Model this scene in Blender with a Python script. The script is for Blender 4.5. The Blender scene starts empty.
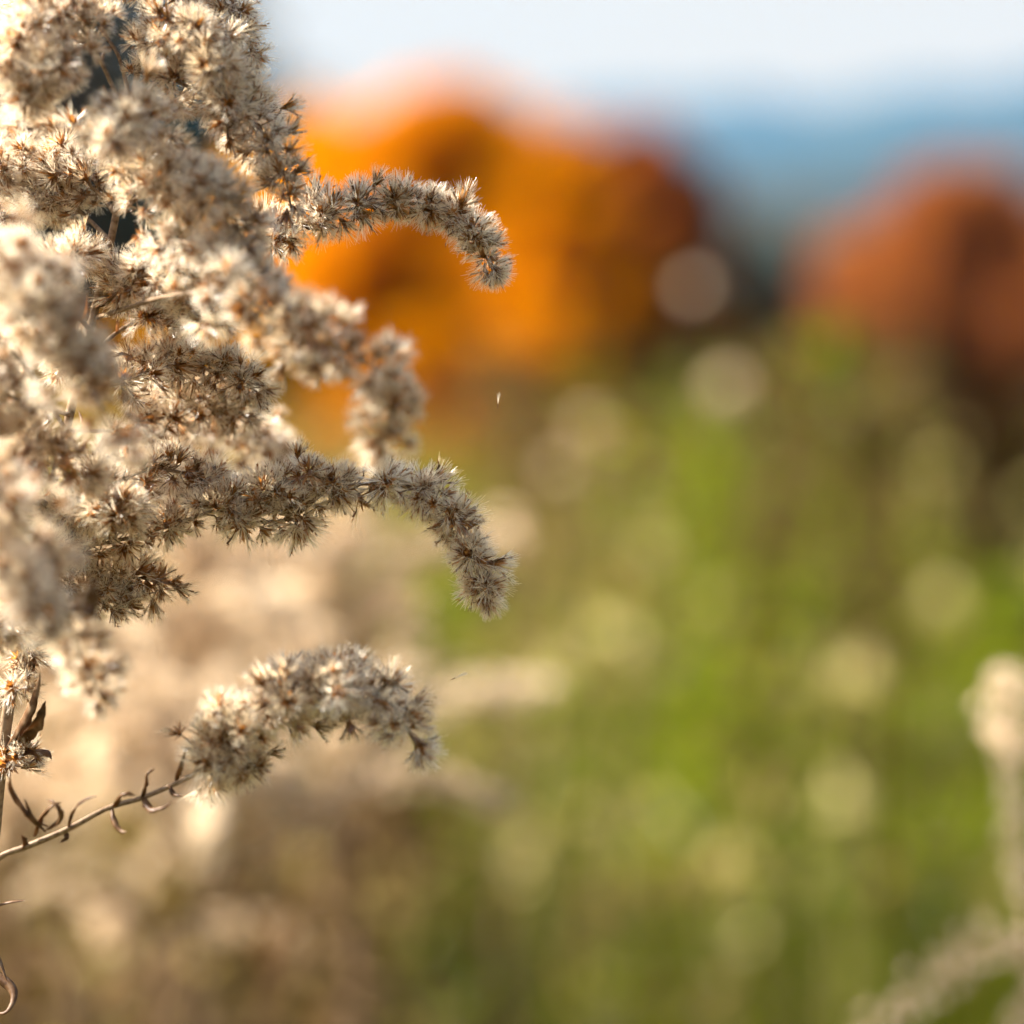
import bpy, math, random
import numpy as np
from mathutils import Vector, Matrix, noise as mnoise

random.seed(11); rng = np.random.default_rng(11)
sc = bpy.context.scene
col = sc.collection
R = math.radians
rnd = random.uniform

# ------------------------------------------------------------------ camera
K = 36.0 / 85.0 / 1024.0
PITCH = 162 * K
EYE = Vector((0, 0, 1.3))
cd = bpy.data.cameras.new('camera'); cam = bpy.data.objects.new('camera', cd); col.objects.link(cam)
cam.location = EYE; cam.rotation_euler = (math.pi / 2 - PITCH, 0, 0)
cd.lens = 85; cd.sensor_width = 36; cd.clip_start = 0.02; cd.clip_end = 20000
cd.dof.use_dof = True; cd.dof.focus_distance = 0.6; cd.dof.aperture_fstop = 3.9
sc.camera = cam
CAMR = Matrix.Rotation(math.pi / 2 - PITCH, 3, 'X')
def at(px, py, D):
    return EYE + CAMR @ Vector(((px - 512) * K * D, -(py - 512) * K * D, -D))
RIGHT = CAMR @ Vector((1, 0, 0)); UP = CAMR @ Vector((0, 1, 0)); FWD = CAMR @ Vector((0, 0, -1))

# ------------------------------------------------------------------ helpers
class MB:
    def __init__(s): s.v = []; s.f = []; s.m = []
    def add(s, vs, fs, mi=0):
        b = len(s.v); s.v.extend(vs); s.f.extend([tuple(i + b for i in f) for f in fs]); s.m.extend([mi] * len(fs))
    def mesh(s, name, mats, smooth=False):
        me = bpy.data.meshes.new(name); me.from_pydata([tuple(v) for v in s.v], [], s.f)
        for m in mats: me.materials.append(m)
        me.polygons.foreach_set('material_index', s.m)
        if smooth: me.polygons.foreach_set('use_smooth', [True] * len(s.f))
        me.update(); return me
    def build(s, name, mats, parent=None, smooth=False):
        return link(name, s.mesh(name, mats if isinstance(mats, (list, tuple)) else [mats], smooth), parent)
def link(name, data, parent=None, loc=None):
    o = bpy.data.objects.new(name, data); col.objects.link(o)
    if parent: o.parent = parent
    if loc is not None: o.location = loc
    return o
def tag(o, label=None, cat=None, group=None, kind=None):
    for k, v in (('label', label), ('category', cat), ('group', group), ('kind', kind)):
        if v: o[k] = v
    return o
def mesh_np(name, V, F, mats, midx=None):
    """V (n,3), F (m,k) numpy -> mesh, k fixed"""
    me = bpy.data.meshes.new(name)
    me.vertices.add(len(V)); me.vertices.foreach_set('co', V.astype(np.float32).ravel())
    k = F.shape[1]; me.loops.add(F.size); me.loops.foreach_set('vertex_index', F.astype(np.int32).ravel())
    me.polygons.add(len(F)); me.polygons.foreach_set('loop_start', np.arange(0, F.size, k, dtype=np.int32))
    for m in mats: me.materials.append(m)
    if midx is not None: me.polygons.foreach_set('material_index', midx.astype(np.int32))
    me.update(calc_edges=True); me.validate(); return me
def spline(pts, n):
    pts = [Vector(p) for p in pts]
    P = [pts[0] * 2 - pts[1]] + pts + [pts[-1] * 2 - pts[-2]]
    out = []
    segs = len(pts) - 1
    for i in range(n + 1):
        t = i / n * segs; k = min(int(t), segs - 1); u = t - k
        a, b, c, d = P[k:k + 4]
        out.append(0.5 * ((2 * b) + (c - a) * u + (2 * a - 5 * b + 4 * c - d) * u * u + (3 * b - a - 3 * c + d) * u ** 3))
    return out
def tangents(c):
    return [(c[min(i + 1, len(c) - 1)] - c[max(i - 1, 0)]).normalized() for i in range(len(c))]
def frame(t, ref=Vector((0, 0, 1))):
    if abs(t.dot(ref)) > .95: ref = Vector((1, 0, 0))
    a = t.cross(ref).normalized(); return a, t.cross(a).normalized()
def tube(mb, c, r0, r1, sides=7, mi=0, jitter=0.0, ridges=0.0):
    T = tangents(c); n = len(c); vs = []; a = frame(T[0])[0]
    for i, p in enumerate(c):
        a = (a - T[i] * a.dot(T[i])).normalized(); b = T[i].cross(a)
        r = (r0 + (r1 - r0) * i / (n - 1)) * (1 + rnd(-jitter, jitter))
        for s in range(sides):
            w = 2 * math.pi * s / sides; q = r * (1 + (ridges if s % 2 else 0))
            vs.append(p + a * math.cos(w) * q + b * math.sin(w) * q)
    fs = [(i * sides + s, i * sides + (s + 1) % sides, (i + 1) * sides + (s + 1) % sides, (i + 1) * sides + s) for i in range(n - 1) for s in range(sides)]
    fs.append(tuple(range(sides))[::-1]); fs.append(tuple((n - 1) * sides + s for s in range(sides)))
    mb.add(vs, fs, mi)
def rand_dir():
    v = Vector((random.gauss(0, 1), random.gauss(0, 1), random.gauss(0, 1))); return v.normalized()

# ------------------------------------------------------------------ materials
def mat(name):
    m = bpy.data.materials.new(name); m.use_nodes = True
    nt = m.node_tree; nt.nodes.clear(); return m, nt, nt.nodes, nt.links
def rgb(c): return (c[0], c[1], c[2], 1)
def ramp(N, L, fac, stops):
    r = N.new('ShaderNodeValToRGB'); e = r.color_ramp.elements
    while len(e) < len(stops): e.new(0.5)
    for el, (p, c) in zip(e, stops): el.position = p; el.color = rgb(c)
    L.new(fac, r.inputs[0]); return r.outputs[0]
def foliage(name, stops, trans=0.5, tcol=(1, 1, 1), rough=0.5, spec=0.0, src='random', scale=5.0, tboost=1.0, island=False, detail=3.0):
    """thin plant tissue: diffuse + translucent, colour varied by object / island / place"""
    m, nt, N, L = mat(name)
    out = N.new('ShaderNodeOutputMaterial')
    if src == 'random':
        o = N.new('ShaderNodeObjectInfo'); fac = o.outputs['Random']
    elif src == 'island':
        o = N.new('ShaderNodeNewGeometry'); fac = o.outputs['Random Per Island']
    else:
        g = N.new('ShaderNodeTexCoord'); n = N.new('ShaderNodeTexNoise'); n.inputs['Scale'].default_value = scale; n.inputs['Detail'].default_value = detail
        L.new(g.outputs['Object'], n.inputs['Vector']); fac = n.outputs['Fac']
    if island:
        o2 = N.new('ShaderNodeNewGeometry'); mm = N.new('ShaderNodeMix'); mm.inputs[0].default_value = island
        L.new(fac, mm.inputs[2]); L.new(o2.outputs['Random Per Island'], mm.inputs[3]); fac = mm.outputs[0]
    c = ramp(N, L, fac, stops)
    d = N.new('ShaderNodeBsdfDiffuse'); t = N.new('ShaderNodeBsdfTranslucent')
    mul = N.new('ShaderNodeMix'); mul.data_type = 'RGBA'; mul.blend_type = 'MULTIPLY'; mul.inputs[0].default_value = 1
    L.new(c, mul.inputs[6]); mul.inputs[7].default_value = rgb([x * tboost for x in tcol])
    L.new(c, d.inputs[0]); L.new(mul.outputs[2], t.inputs[0])
    ms = N.new('ShaderNodeMixShader'); ms.inputs[0].default_value = trans
    L.new(d.outputs[0], ms.inputs[1]); L.new(t.outputs[0], ms.inputs[2]); s = ms.outputs[0]
    if spec > 0:
        g = N.new('ShaderNodeBsdfGlossy'); g.inputs['Roughness'].default_value = rough; g.inputs['Color'].default_value = (1, 1, 1, 1)
        m2 = N.new('ShaderNodeMixShader'); m2.inputs[0].default_value = spec
        L.new(s, m2.inputs[1]); L.new(g.outputs[0], m2.inputs[2]); s = m2.outputs[0]
    L.new(s, out.inputs[0]); return m

PAPPUS = foliage('pappus_bristle', [(0, (.70, .54, .33)), (.5, (.87, .77, .60)), (1, (.97, .94, .87))], .55, (1, .95, .85), tboost=1.0, island=.4, spec=.10, rough=.4)
BRACT = foliage('dry_bract', [(0, (.035, .016, .005)), (.5, (.13, .062, .018)), (1, (.36, .20, .07))], .5, (1, .72, .34), spec=.05, rough=.35, src='island', tboost=1.8)
STEMM = foliage('dry_stem', [(.3, (.10, .06, .035)), (.55, (.22, .15, .09)), (.75, (.25, .18, .115))], .05, spec=.012, rough=.4, src='noise', scale=900)
LEAFM = foliage('dead_leaf', [(.3, (.06, .028, .012)), (.5, (.16, .085, .04)), (.7, (.27, .18, .105))], .4, (1, .65, .38), spec=.012, rough=.4, src='noise', scale=350)
PAPPUS_F = foliage('pappus_far', [(0, (.50, .37, .26)), (.5, (.76, .64, .50)), (1, (.92, .84, .71))], .5, (1, .93, .76), island=.5)
STEM_F = foliage('stem_far', [(0, (.12, .08, .05)), (1, (.28, .20, .13))], .05, src='island')
LEAF_F = foliage('leaf_far', [(0, (.05, .03, .017)), (1, (.15, .10, .055))], .4, (1, .8, .5), src='island')

# ------------------------------------------------------------------ seed heads
def ribbon(mb, p, d, L, w0, w1, bend, mi, segs=2, side=None):
    s = side or rand_dir().cross(d).normalized()
    b = rand_dir() * bend
    pts = []
    for i in range(segs + 1):
        u = i / segs; q = p + d * L * u + b * (L * u * u); w = w0 + (w1 - w0) * u
        pts += [q - s * w / 2, q + s * w / 2]
    mb.add(pts, [(2 * i, 2 * i + 1, 2 * i + 3, 2 * i + 2) for i in range(segs)], mi)
def cone_dir(ax, ang):
    a, b = frame(ax); w = rnd(0, 2 * math.pi)
    return (ax * math.cos(ang) + (a * math.cos(w) + b * math.sin(w)) * math.sin(ang)).normalized()
MM = 0.001
def head_mesh(kind, nflo, nbr, wide=1.0):
    mb = MB(); z = Vector((0, 0, 1))
    # involucre of narrow scales
    for i in range(15):
        w = i * 2.4; tilt = rnd(.25, .6) if kind != 'empty' else rnd(.7, 1.5)
        d = Vector((math.cos(w) * math.sin(tilt), math.sin(w) * math.sin(tilt), math.cos(tilt)))
        s = z.cross(d).normalized()
        L = rnd(1.8, 3.2) * MM
        p = d * .3 * MM
        pts = [p - s * .18 * MM, p + s * .18 * MM, p + d * L * .6 + s * .24 * MM, p + d * L + z * .1 * MM, p + d * L * .6 - s * .24 * MM]
        mb.add(pts, [(0, 1, 2, 3, 4)], 1)
    mb.add([Vector((0, 0, -.6 * MM))] + [Vector((math.cos(k) * .6 * MM, math.sin(k) * .6 * MM, .5 * MM)) for k in (0, 1.26, 2.5, 3.77, 5)],
           [(0, 2, 1), (0, 3, 2), (0, 4, 3), (0, 5, 4), (0, 1, 5), (1, 2, 3, 4, 5)], 1)
    if kind == 'empty':
        for i in range(4):
            d = cone_dir(z, rnd(.3, 1.0)); ribbon(mb, d * .5 * MM, d, rnd(1.5, 2.6) * MM, .3 * MM, .1 * MM, .2, 1)
    for k in range(nflo):
        ang = {'open': 1.35, 'fan': .75, 'empty': 1.2, 'fluff': 1.6}[kind] * math.sqrt((k + .5) / max(nflo, 1)) * rnd(.85, 1.1)
        w = k * 2.4 + rnd(-.3, .3)
        ax = Vector((math.cos(w) * math.sin(ang), math.sin(w) * math.sin(ang), math.cos(ang)))
        p0 = ax * rnd(.5, 1.0) * MM
        base = p0 + ax * rnd(.5, .9) * MM
        # achene
        ribbon(mb, p0, ax, 1.1 * MM, .28 * MM, .36 * MM, 0, 1, 1)
        spread = rnd(.32, .6) if kind != 'fan' else rnd(.15, .32)
        if kind == 'fluff': spread = rnd(.5, .8)
        Lb = rnd(2.6, 3.6) * MM
        for j in range(nbr):
            d = cone_dir(ax, spread * math.sqrt(random.random()))
            ribbon(mb, base, d, Lb * rnd(.85, 1.08), .078 * MM * wide, .036 * MM * wide, rnd(0, .22), 0, 2)
        pr = {'open': .85, 'fan': 1, 'empty': .9, 'fluff': .4}[kind]
        if random.random() < pr:   # withered floret
            L = rnd(1.3, 2.5) * MM; d = cone_dir(ax, rnd(0, .2))
            ribbon(mb, base, d, L, .18 * MM, .36 * MM, .15, 1, 2)
            for _ in range(3):
                q = base + d * L; dd = cone_dir(d, rnd(.3, .8)); ribbon(mb, q, dd, .7 * MM, .16 * MM, .05 * MM, .3, 1, 1)
    return mb.mesh('seed_head_' + kind, [PAPPUS, BRACT])
HEADS = {'open': [head_mesh('open', random.choice((10, 11, 12)), 18) for _ in range(5)],
         'fan': [head_mesh('fan', random.choice((8, 9, 10)), 13) for _ in range(4)],
         'empty': [head_mesh('empty', 3, 9) for _ in range(3)],
         'fluff': [head_mesh('fluff', 12, 22) for _ in range(3)]}
def pick_head(w=(.56, .18, .08, .18)):
    k = random.choices(('open', 'fan', 'empty', 'fluff'), w)[0]
    return random.choice(HEADS[k])
HEAD_COUNT = [0]
def place_head(me, p, d, s, parent):
    q = d.to_track_quat('Z', 'Y').to_matrix().to_4x4() @ Matrix.Rotation(rnd(0, 6.28), 4, 'Z')
    o = bpy.data.objects.new('seed_head', me); col.objects.link(o); o.parent = parent
    o.matrix_local = Matrix.Translation(p) @ q @ Matrix.Diagonal((s, s, s, 1))
    HEAD_COUNT[0] += 1
    return o

def leaf(mb, pts, width, fold=.5, segs=12, curl=0.0, side=None, mi=0, ragged=0.0):
    c = spline(pts, segs); T = tangents(c); vs = []
    s = side or frame(T[0])[0]
    for i, p in enumerate(c):
        u = i / segs; s = (s - T[i] * s.dot(T[i])).normalized(); n = T[i].cross(s)
        if curl: s2 = Matrix.Rotation(curl * u, 3, T[i]) @ s; n2 = T[i].cross(s2)
        else: s2, n2 = s, n
        w = width * (math.sin(math.pi * min(1, .08 + u * .92)) ** .7) * (1 - .35 * u) / 2
        wl = w * (1 + rnd(-ragged, ragged)); wr = w * (1 + rnd(-ragged, ragged))
        vs += [p - s2 * wl + n2 * wl * fold, p - s2 * wl * .5 + n2 * wl * fold * .3, p, p + s2 * wr * .5 + n2 * wr * fold * .3, p + s2 * wr + n2 * wr * fold]
    fs = [(i * 5 + k, i * 5 + k + 1, i * 5 + 6 + k, i * 5 + 5 + k) for i in range(segs) for k in range(4)]
    mb.add(vs, fs, mi)

# ------------------------------------------------------------------ the near goldenrod
F = 0.60
base_px = [(-95, 3600, .66), (-60, 2200, .65), (-30, 1100, .62), (-12, 900, .605), (2, 760, F), (16, 660, F), (40, 540, F), (66, 430, F), (90, 330, F), (116, 215, F), (132, 110, F), (146, 0, F), (150, -110, F)]
sb = [at(*p) for p in base_px]
root = link('goldenrod_plant', None, None, Vector((sb[0].x, sb[0].y, 0.0)))
tag(root, 'dried goldenrod gone to white fluff, in sharp focus, with arching plumes reaching over the meadow', 'wildflower')
O = root.location.copy()
def L2(v): return v - O
sb[0] = Vector((sb[0].x, sb[0].y, -0.03))
mb = MB(); tube(mb, [L2(p) for p in spline(sb, 90)], 2.0 * MM, .7 * MM, 9, 0, .04, -.08); mb.build('stem', STEMM, root, True)

def plume(path, n, width=1.0, bare=.12, w=(.46, .20, .18, .16), scale=1.0, stem=(.6, .3), spread=None, taper=True, bracts=6, full=False):
    pts = [L2(at(*p)) for p in path]; N = 48
    c = spline(pts, N); T = tangents(c)
    mb = MB(); tube(mb, c, stem[0] * MM, stem[1] * MM, 6, 0, .06)
    for _ in range(bracts):
        i = random.randint(2, N - 4); d = cone_dir(T[i], rnd(.5, 1.1)); L = rnd(4, 8) * MM
        b = rand_dir() * L * .3
        leaf(mb, [c[i], c[i] + d * L * .5, c[i] + d * L + b], rnd(.8, 1.5) * MM, .6, 6, rnd(-2, 2), mi=1)
    pl = mb.build('plume', [STEMM, LEAFM], root, True)
    if width >= 1.5 and n > 70 and not full: n = int(n * .72)
    clump = rnd(0, 6); cf = rnd(16, 26)
    for k in range(n):
        v = (k + rnd(-.4, .4)) / (n - 1); v += .018 * math.sin(v * cf * 2 + clump)
        u = min(max(bare + (1 - bare) * v, 0), 1)
        f = u * N; i = min(int(f), N - 1); p = c[i].lerp(c[i + 1], f - i); t = T[i]
        a, b = frame(t); th = k * 2.4 + rnd(-.6, .6)
        rad = a * math.cos(th) + b * math.sin(th)
        rad = (rad + Vector((0, 0, .38))).normalized()
        uu = (u - bare) / (1 - bare)
        tap = (1.15 - .4 * uu) if taper else 1.0
        swell = 1 + .5 * math.sin(v * cf + clump * 2)
        off = (rnd(.7, 2.2) + (width - 1) * rnd(0, 5.4) * swell) * MM * tap
        kindw = w
        if random.random() < .10: off += rnd(1.2, 3.2) * MM; kindw = (.35, .5, .1, .05)
        d = (rad + t * rnd(-.1, .8) + rand_dir() * .45).normalized()
        if u > .97: d = (t + rad * .4).normalized(); off *= .5
        place_head(pick_head(kindw), p + rad * off, d, scale * GROW * rnd(.66, 1.3) * (1.24 - .22 * uu if full or width < 1.3 else 1), pl)
        if off > 2.0 * MM:      # short pedicel
            q = MB(); tube(q, [p - t * 2 * MM, p + rad * off * .6, p + rad * off], .17 * MM, .17 * MM, 4)
            mbp.append((q, pl))
    return pl
mbp = []; GROW = 1.16
# (path in picture px and metres from the lens), heads, width, bare share
GREY = (.60, .20, .10, .10)
plume([(120, 262, .60), (190, 238, .604), (270, 236, .603), (330, 214, .60), (385, 204, .60), (435, 207, .60), (470, 232, .60), (496, 276, .60)], 92, 1.05, .25, scale=1.0)
plume([(96, 318, .60), (170, 296, .575), (235, 296, .556), (290, 328, .548), (345, 350, .545), (392, 380, .545), (393, 416, .545), (378, 456, .547)], 98, 1.75, .18, scale=1.05)
plume([(120, 262, .60), (170, 240, .575), (225, 262, .565), (262, 300, .562), (300, 345, .56), (330, 372, .556)], 90, 1.7, .15)
plume([(40, 540, .60), (90, 545, .602), (150, 532, .603), (215, 510, .60), (270, 492, .60), (318, 470, .60)], 95, 1.45, .12)
plume([(218, 520, .603), (285, 520, .602), (330, 490, .60), (385, 484, .60), (432, 496, .60), (462, 530, .60), (478, 572, .60), (487, 604, .60)], 98, 1.12, .04, scale=1.02, w=(.6, .15, .07, .18))
plume([(30, 590, .60), (80, 590, .603), (130, 578, .605), (175, 584, .607)], 34, 1.3, .35, w=(.4, .4, .15, .05))
# lower branch
def lower_branch():
    c = [(-14, 905, .60), (-5, 862, .59), (28, 846, .587), (66, 830, .585), (108, 808, .585), (150, 795, .585), (205, 768, .585), (243, 738, .583), (290, 700, .582), (340, 690, .58), (388, 702, .58), (420, 752, .58)]
    return c
plume(lower_branch(), 98, width=2.1, bare=.53, full=True, stem=(.85, .4), scale=1.0, bracts=2, w=(.5, .22, .08, .2))
plume([(205, 768, .585), (232, 760, .583), (256, 772, .58)], 26, 1.6, .1, stem=(.4, .3), w=(.4, .35, .15, .1))
plume([(205, 768, .585), (225, 742, .578), (262, 712, .576), (305, 694, .575), (350, 690, .575)], 60, 2.0, .1, stem=(.4, .3), w=(.5, .2, .05, .25))
# crown, sharp layer
plume([(132, 110, .60), (165, 80, .595), (205, 96, .59), (250, 120, .588), (280, 160, .588), (292, 212, .59)], 95, 1.7, .12, w=(.55, .2, .1, .15))
plume([(146, 0, .60), (172, -30, .60), (210, -14, .60), (236, 24, .60), (246, 78, .60)], 88, 1.6, .1, w=(.45, .3, .15, .1))
plume([(140, 60, .60), (170, 30, .59), (200, 40, .585), (222, 80, .583), (228, 140, .585)], 85, 1.6, .1, w=(.55, .2, .1, .15))
plume([(132, 110, .60), (120, 60, .60), (104, 30, .60), (96, -10, .60), (90, -60, .60)], 20, 1.0, .75)
plume([(128, 140, .60), (120, 105, .59), (95, 50, .585), (70, 18, .58), (38, 20, .575), (4, 70, .57)], 88, 1.9, .42)
plume([(110, 50, .59), (70, 50, .575), (40, 78, .57), (22, 100, .57)], 46, 1.6, .35)
plume([(146, 10, .60), (130, -15, .60), (100, -40, .60), (60, -30, .60), (20, 10, .60)], 70, 1.6, .1)
plume([(116, 215, .60), (95, 190, .605), (60, 170, .61), (20, 160, .61), (-20, 190, .61)], 84, 1.7, .22, w=(.45, .25, .15, .15))
plume([(120, 190, .60), (140, 150, .585), (150, 122, .575), (130, 118, .565), (98, 150, .56)], 80, 1.8, .12)
plume([(116, 215, .60), (150, 190, .58), (190, 180, .57), (225, 205, .565), (250, 250, .565)], 92, 1.8, .1)
plume([(106, 262, .60), (90, 250, .595), (62, 262, .59), (40, 300, .585)], 30, 1.3, .3)
plume([(80, 370, .60), (110, 338, .61), (150, 315, .612), (190, 312, .615), (222, 326, .615)], 48, 1.15, .45, w=(.4, .35, .2, .05))
plume([(78, 380, .60), (120, 385, .605), (170, 362, .608), (222, 368, .61), (262, 396, .61)], 94, 1.8, .25, w=(.5, .27, .13, .1))
plume([(66, 430, .60), (120, 430, .615), (170, 415, .62), (215, 400, .62), (250, 420, .62)], 80, 1.5, .3, w=(.5, .27, .13, .1))
plume([(62, 450, .60), (110, 470, .64), (180, 445, .66), (240, 432, .665), (285, 452, .665)], 60, 1.6, .2)
plume([(50, 500, .60), (100, 490, .595), (150, 470, .60), (200, 478, .605), (236, 500, .61)], 70, 1.5, .15, w=(.4, .33, .2, .07))
plume([(150, -60, .60), (100, -20, .60), (40, -10, .60), (0, 40, .60), (-20, 100, .60)], 80, 1.8, .1)
plume([(116, 215, .60), (80, 160, .62), (40, 130, .63), (0, 140, .63), (-40, 160, .63)], 84, 1.9, .3)
plume([(110, 240, .60), (70, 205, .61), (30, 200, .61), (-10, 230, .61)], 60, 1.6, .25)
plume([(60, 455, .60), (120, 455, .63), (190, 430, .645), (250, 440, .65), (285, 470, .65)], 90, 1.9, .15)
plume([(40, 540, .60), (90, 500, .61), (140, 490, .62), (190, 480, .62), (240, 520, .62)], 88, 1.8, .1)
plume([(36, 560, .60), (60, 575, .60), (100, 600, .605), (125, 598, .605)], 60, 1.6, .1, w=(.4, .35, .2, .05))
plume([(146, 0, .60), (180, 30, .61), (225, 70, .61), (250, 110, .61), (262, 160, .61)], 92, 1.9, .1)
plume([(100, 300, .60), (120, 290, .60), (150, 275, .59), (190, 290, .59), (215, 330, .59)], 60, 1.5, .15, w=(.5, .3, .15, .05))
# toward the lens
plume([(90, 330, .60), (50, 285, .575), (10, 268, .55), (30, 318, .535), (75, 368, .535), (140, 462, .54)], 98, 1.8, .22)
plume([(85, 345, .60), (30, 300, .57), (-20, 262, .55), (20, 262, .535), (62, 312, .535), (100, 385, .535)], 95, 1.8, .25)
plume([(66, 430, .60), (20, 360, .57), (-30, 330, .565), (0, 390, .565), (34, 452, .57), (90, 480, .57)], 95, 1.9, .25)
plume([(70, 415, .60), (20, 400, .57), (-30, 380, .55), (-15, 430, .55), (30, 480, .56)], 90, 1.8, .2)
plume([(48, 505, .60), (10, 480, .55), (0, 500, .52), (35, 540, .54), (62, 590, .54), (78, 650, .545), (104, 702, .55)], 98, 1.8, .2)
plume([(48, 505, .60), (-5, 500, .56), (-20, 530, .53), (20, 580, .52), (50, 630, .52)], 92, 1.8, .2)
plume([(36, 560, .60), (20, 580, .59), (5, 610, .58), (20, 640, .585)], 60, 1.6, .1, w=(.45, .3, .15, .1))
plume([(60, 455, .60), (30, 452, .595), (-5, 470, .60), (-30, 510, .60)], 70, 1.7, .1)
plume([(40, 540, .60), (60, 520, .60), (100, 505, .59), (130, 520, .585)], 62, 1.6, .1, w=(.4, .35, .2, .05))
plume([(84, 350, .60), (50, 360, .62), (0, 350, .64), (-40, 380, .64)], 80, 1.8, .1)
plume([(22, 640, .60), (26, 660, .598), (14, 700, .596)], 14, 1.0, .2, w=(.1, .4, .5, 0))
plume([(2, 770, .60), (12, 758, .598), (34, 752, .596)], 16, 1.0, .2, w=(0, .45, .55, 0), scale=.85)
for q, pl in mbp:   # pedicels join their plume's own mesh
    pl.data
ped = {}
for q, pl in mbp: ped.setdefault(pl.name, (pl, MB()))[1].add(q.v, q.f, 0)
for pl, q in ped.values():
    me = pl.data; nv = len(me.vertices); old_v = [v.co.copy() for v in me.vertices]
    z = MB(); z.v = old_v; z.f = [tuple(p.vertices) for p in me.polygons]; z.m = [p.material_index for p in me.polygons]
    z.add(q.v, q.f, 0); pl.data = z.mesh('plume', [STEMM, LEAFM], True)

# dead leaves of the near plant: separate parts
def near_leaf(path, width, fold=.7, curl=0., ragged=.0, side=None):
    mb = MB(); leaf(mb, [L2(at(*p)) for p in path], width * MM, fold, 16, curl, side, 0, ragged)
    o = mb.build('leaf', LEAFM, root, True)
    s = o.modifiers.new('thickness', 'SOLIDIFY'); s.thickness = .00008
    return o
S = RIGHT
near_leaf([(8, 745, .598), (18, 725, .595), (30, 700, .592), (40, 672, .59)], 6.0, .8, 1.2, .12)
near_leaf([(5, 750, .598), (22, 738, .594), (38, 722, .59), (46, 700, .588)], 4.5, .6, -1.0, .3)
near_leaf([(2, 762, .60), (20, 752, .597), (44, 752, .594), (52, 760, .59)], 2.6, .6, 1.5, .3)
near_leaf([(18, 655, .60), (30, 645, .596), (46, 640, .592), (60, 650, .59)], 2.4, .9, 1.5)
near_leaf([(36, 640, .60), (34, 660, .598), (26, 682, .596), (24, 700, .594)], 1.4, .9, .5)
near_leaf([(-14, 912, .60), (5, 902, .597), (26, 900, .595)], 1.9, .5, .6)
near_leaf([(-20, 960, .605), (-2, 975, .6), (11, 992, .597), (6, 1010, .595), (-6, 1012, .597)], 3.2, .8, 2.5)
near_leaf([(-18, 930, .603), (-6, 950, .6), (8, 984, .597)], 2.0, .8, 1.0)
near_leaf([(106, 252, .60), (92, 246, .597), (80, 236, .595), (76, 216, .594)], 2.8, .8, .8)
near_leaf([(126, 112, .59), (115, 104, .587), (107, 94, .585), (103, 84, .585)], 2.0, .8, .8)
near_leaf([(96, 306, .60), (106, 300, .592), (120, 288, .588)], 2.6, .7, .6)
near_leaf([(160, 302, .60), (175, 297, .595), (192, 290, .592)], 2.0, .9, .4)
near_leaf([(112, 356, .60), (122, 352, .596), (132, 356, .595)], 2.0, .7, .4)
near_leaf([(96, 512, .598), (112, 508, .594), (132, 498, .59)], 3.0, .6, .4)
near_leaf([(70, 606, .50), (88, 610, .535), (94, 594, .535), (94, 572, .535)], 4.5, .8, 1.0)
near_leaf([(118, 215, .60), (124, 205, .597), (126, 188, .595)], 1.6, .8, .4)
# curled little leaves along the low branch
near_leaf([(46, 831, .585), (28, 812, .583), (14, 790, .582), (10, 776, .58)], 2.60, .9, .5, .22)
near_leaf([(46, 829, .585), (58, 818, .58), (54, 806, .578), (46, 800, .58)], 2.73, .8, 2.0, .22)
near_leaf([(34, 836, .586), (40, 816, .583), (52, 804, .58), (62, 802, .58)], 2.21, .8, 1.0, .22)
near_leaf([(22, 850, .587), (24, 842, .586), (21, 835, .585)], 1.95, .8, .2, .22)
near_leaf([(48, 826, .585), (34, 818, .582), (24, 798, .582)], 1.56, .8, 1.0, .22)
near_leaf([(68, 828, .585), (72, 810, .582), (84, 799, .58), (98, 796, .578)], 1.56, .8, 1.5, .22)
near_leaf([(114, 807, .585), (118, 796, .58), (126, 792, .578), (136, 796, .578)], 2.21, .7, 1.5, .22)
near_leaf([(112, 806, .585), (113, 820, .582), (120, 831, .58), (127, 832, .578)], 1.69, .8, 1.2, .22)
near_leaf([(141, 799, .585), (144, 784, .582), (146, 774, .58), (155, 768, .58)], 1.82, .9, 2.2, .22)
near_leaf([(144, 796, .585), (150, 807, .58), (162, 806, .578), (172, 801, .578)], 2.60, .7, .6, .22)
near_leaf([(176, 780, .585), (179, 768, .582), (186, 748, .58)], 1.82, .8, .3, .22)
near_leaf([(169, 783, .585), (174, 793, .583), (182, 796, .581)], 1.43, .8, 1.0, .22)
near_leaf([(64, 829, .586), (67, 837, .585), (60, 843, .585)], 1.56, .6, .5, .22)
print('seed heads', HEAD_COUNT[0])

# gossamer hair blown off (tiny drifting pappus threads) ------------------------------------------------
def seed(px, py, D, ang, Lp, label):
    mb = MB(); p = at(px, py, D); d = (RIGHT * math.cos(ang) + UP * math.sin(ang)).normalized()
    for _ in range(7): ribbon(mb, Vector(), cone_dir(d, rnd(0, .25)), Lp * MM * rnd(.8, 1), .09 * MM, .05 * MM, .1, 0, 2)
    ribbon(mb, Vector(), -d, 1.2 * MM, .3 * MM, .1 * MM, 0, 1, 1)
    o = mb.build('drifting_seed', [PAPPUS, BRACT]); o.location = p
    tag(o, label, 'seed')
seed(455, 678, .60, .4, 3.5, 'single fluffy seed thread in the air right of the lowest plume')
seed(498, 404, .60, 1.5, 3.0, 'single fluffy seed thread in the air against the orange tree')

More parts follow.
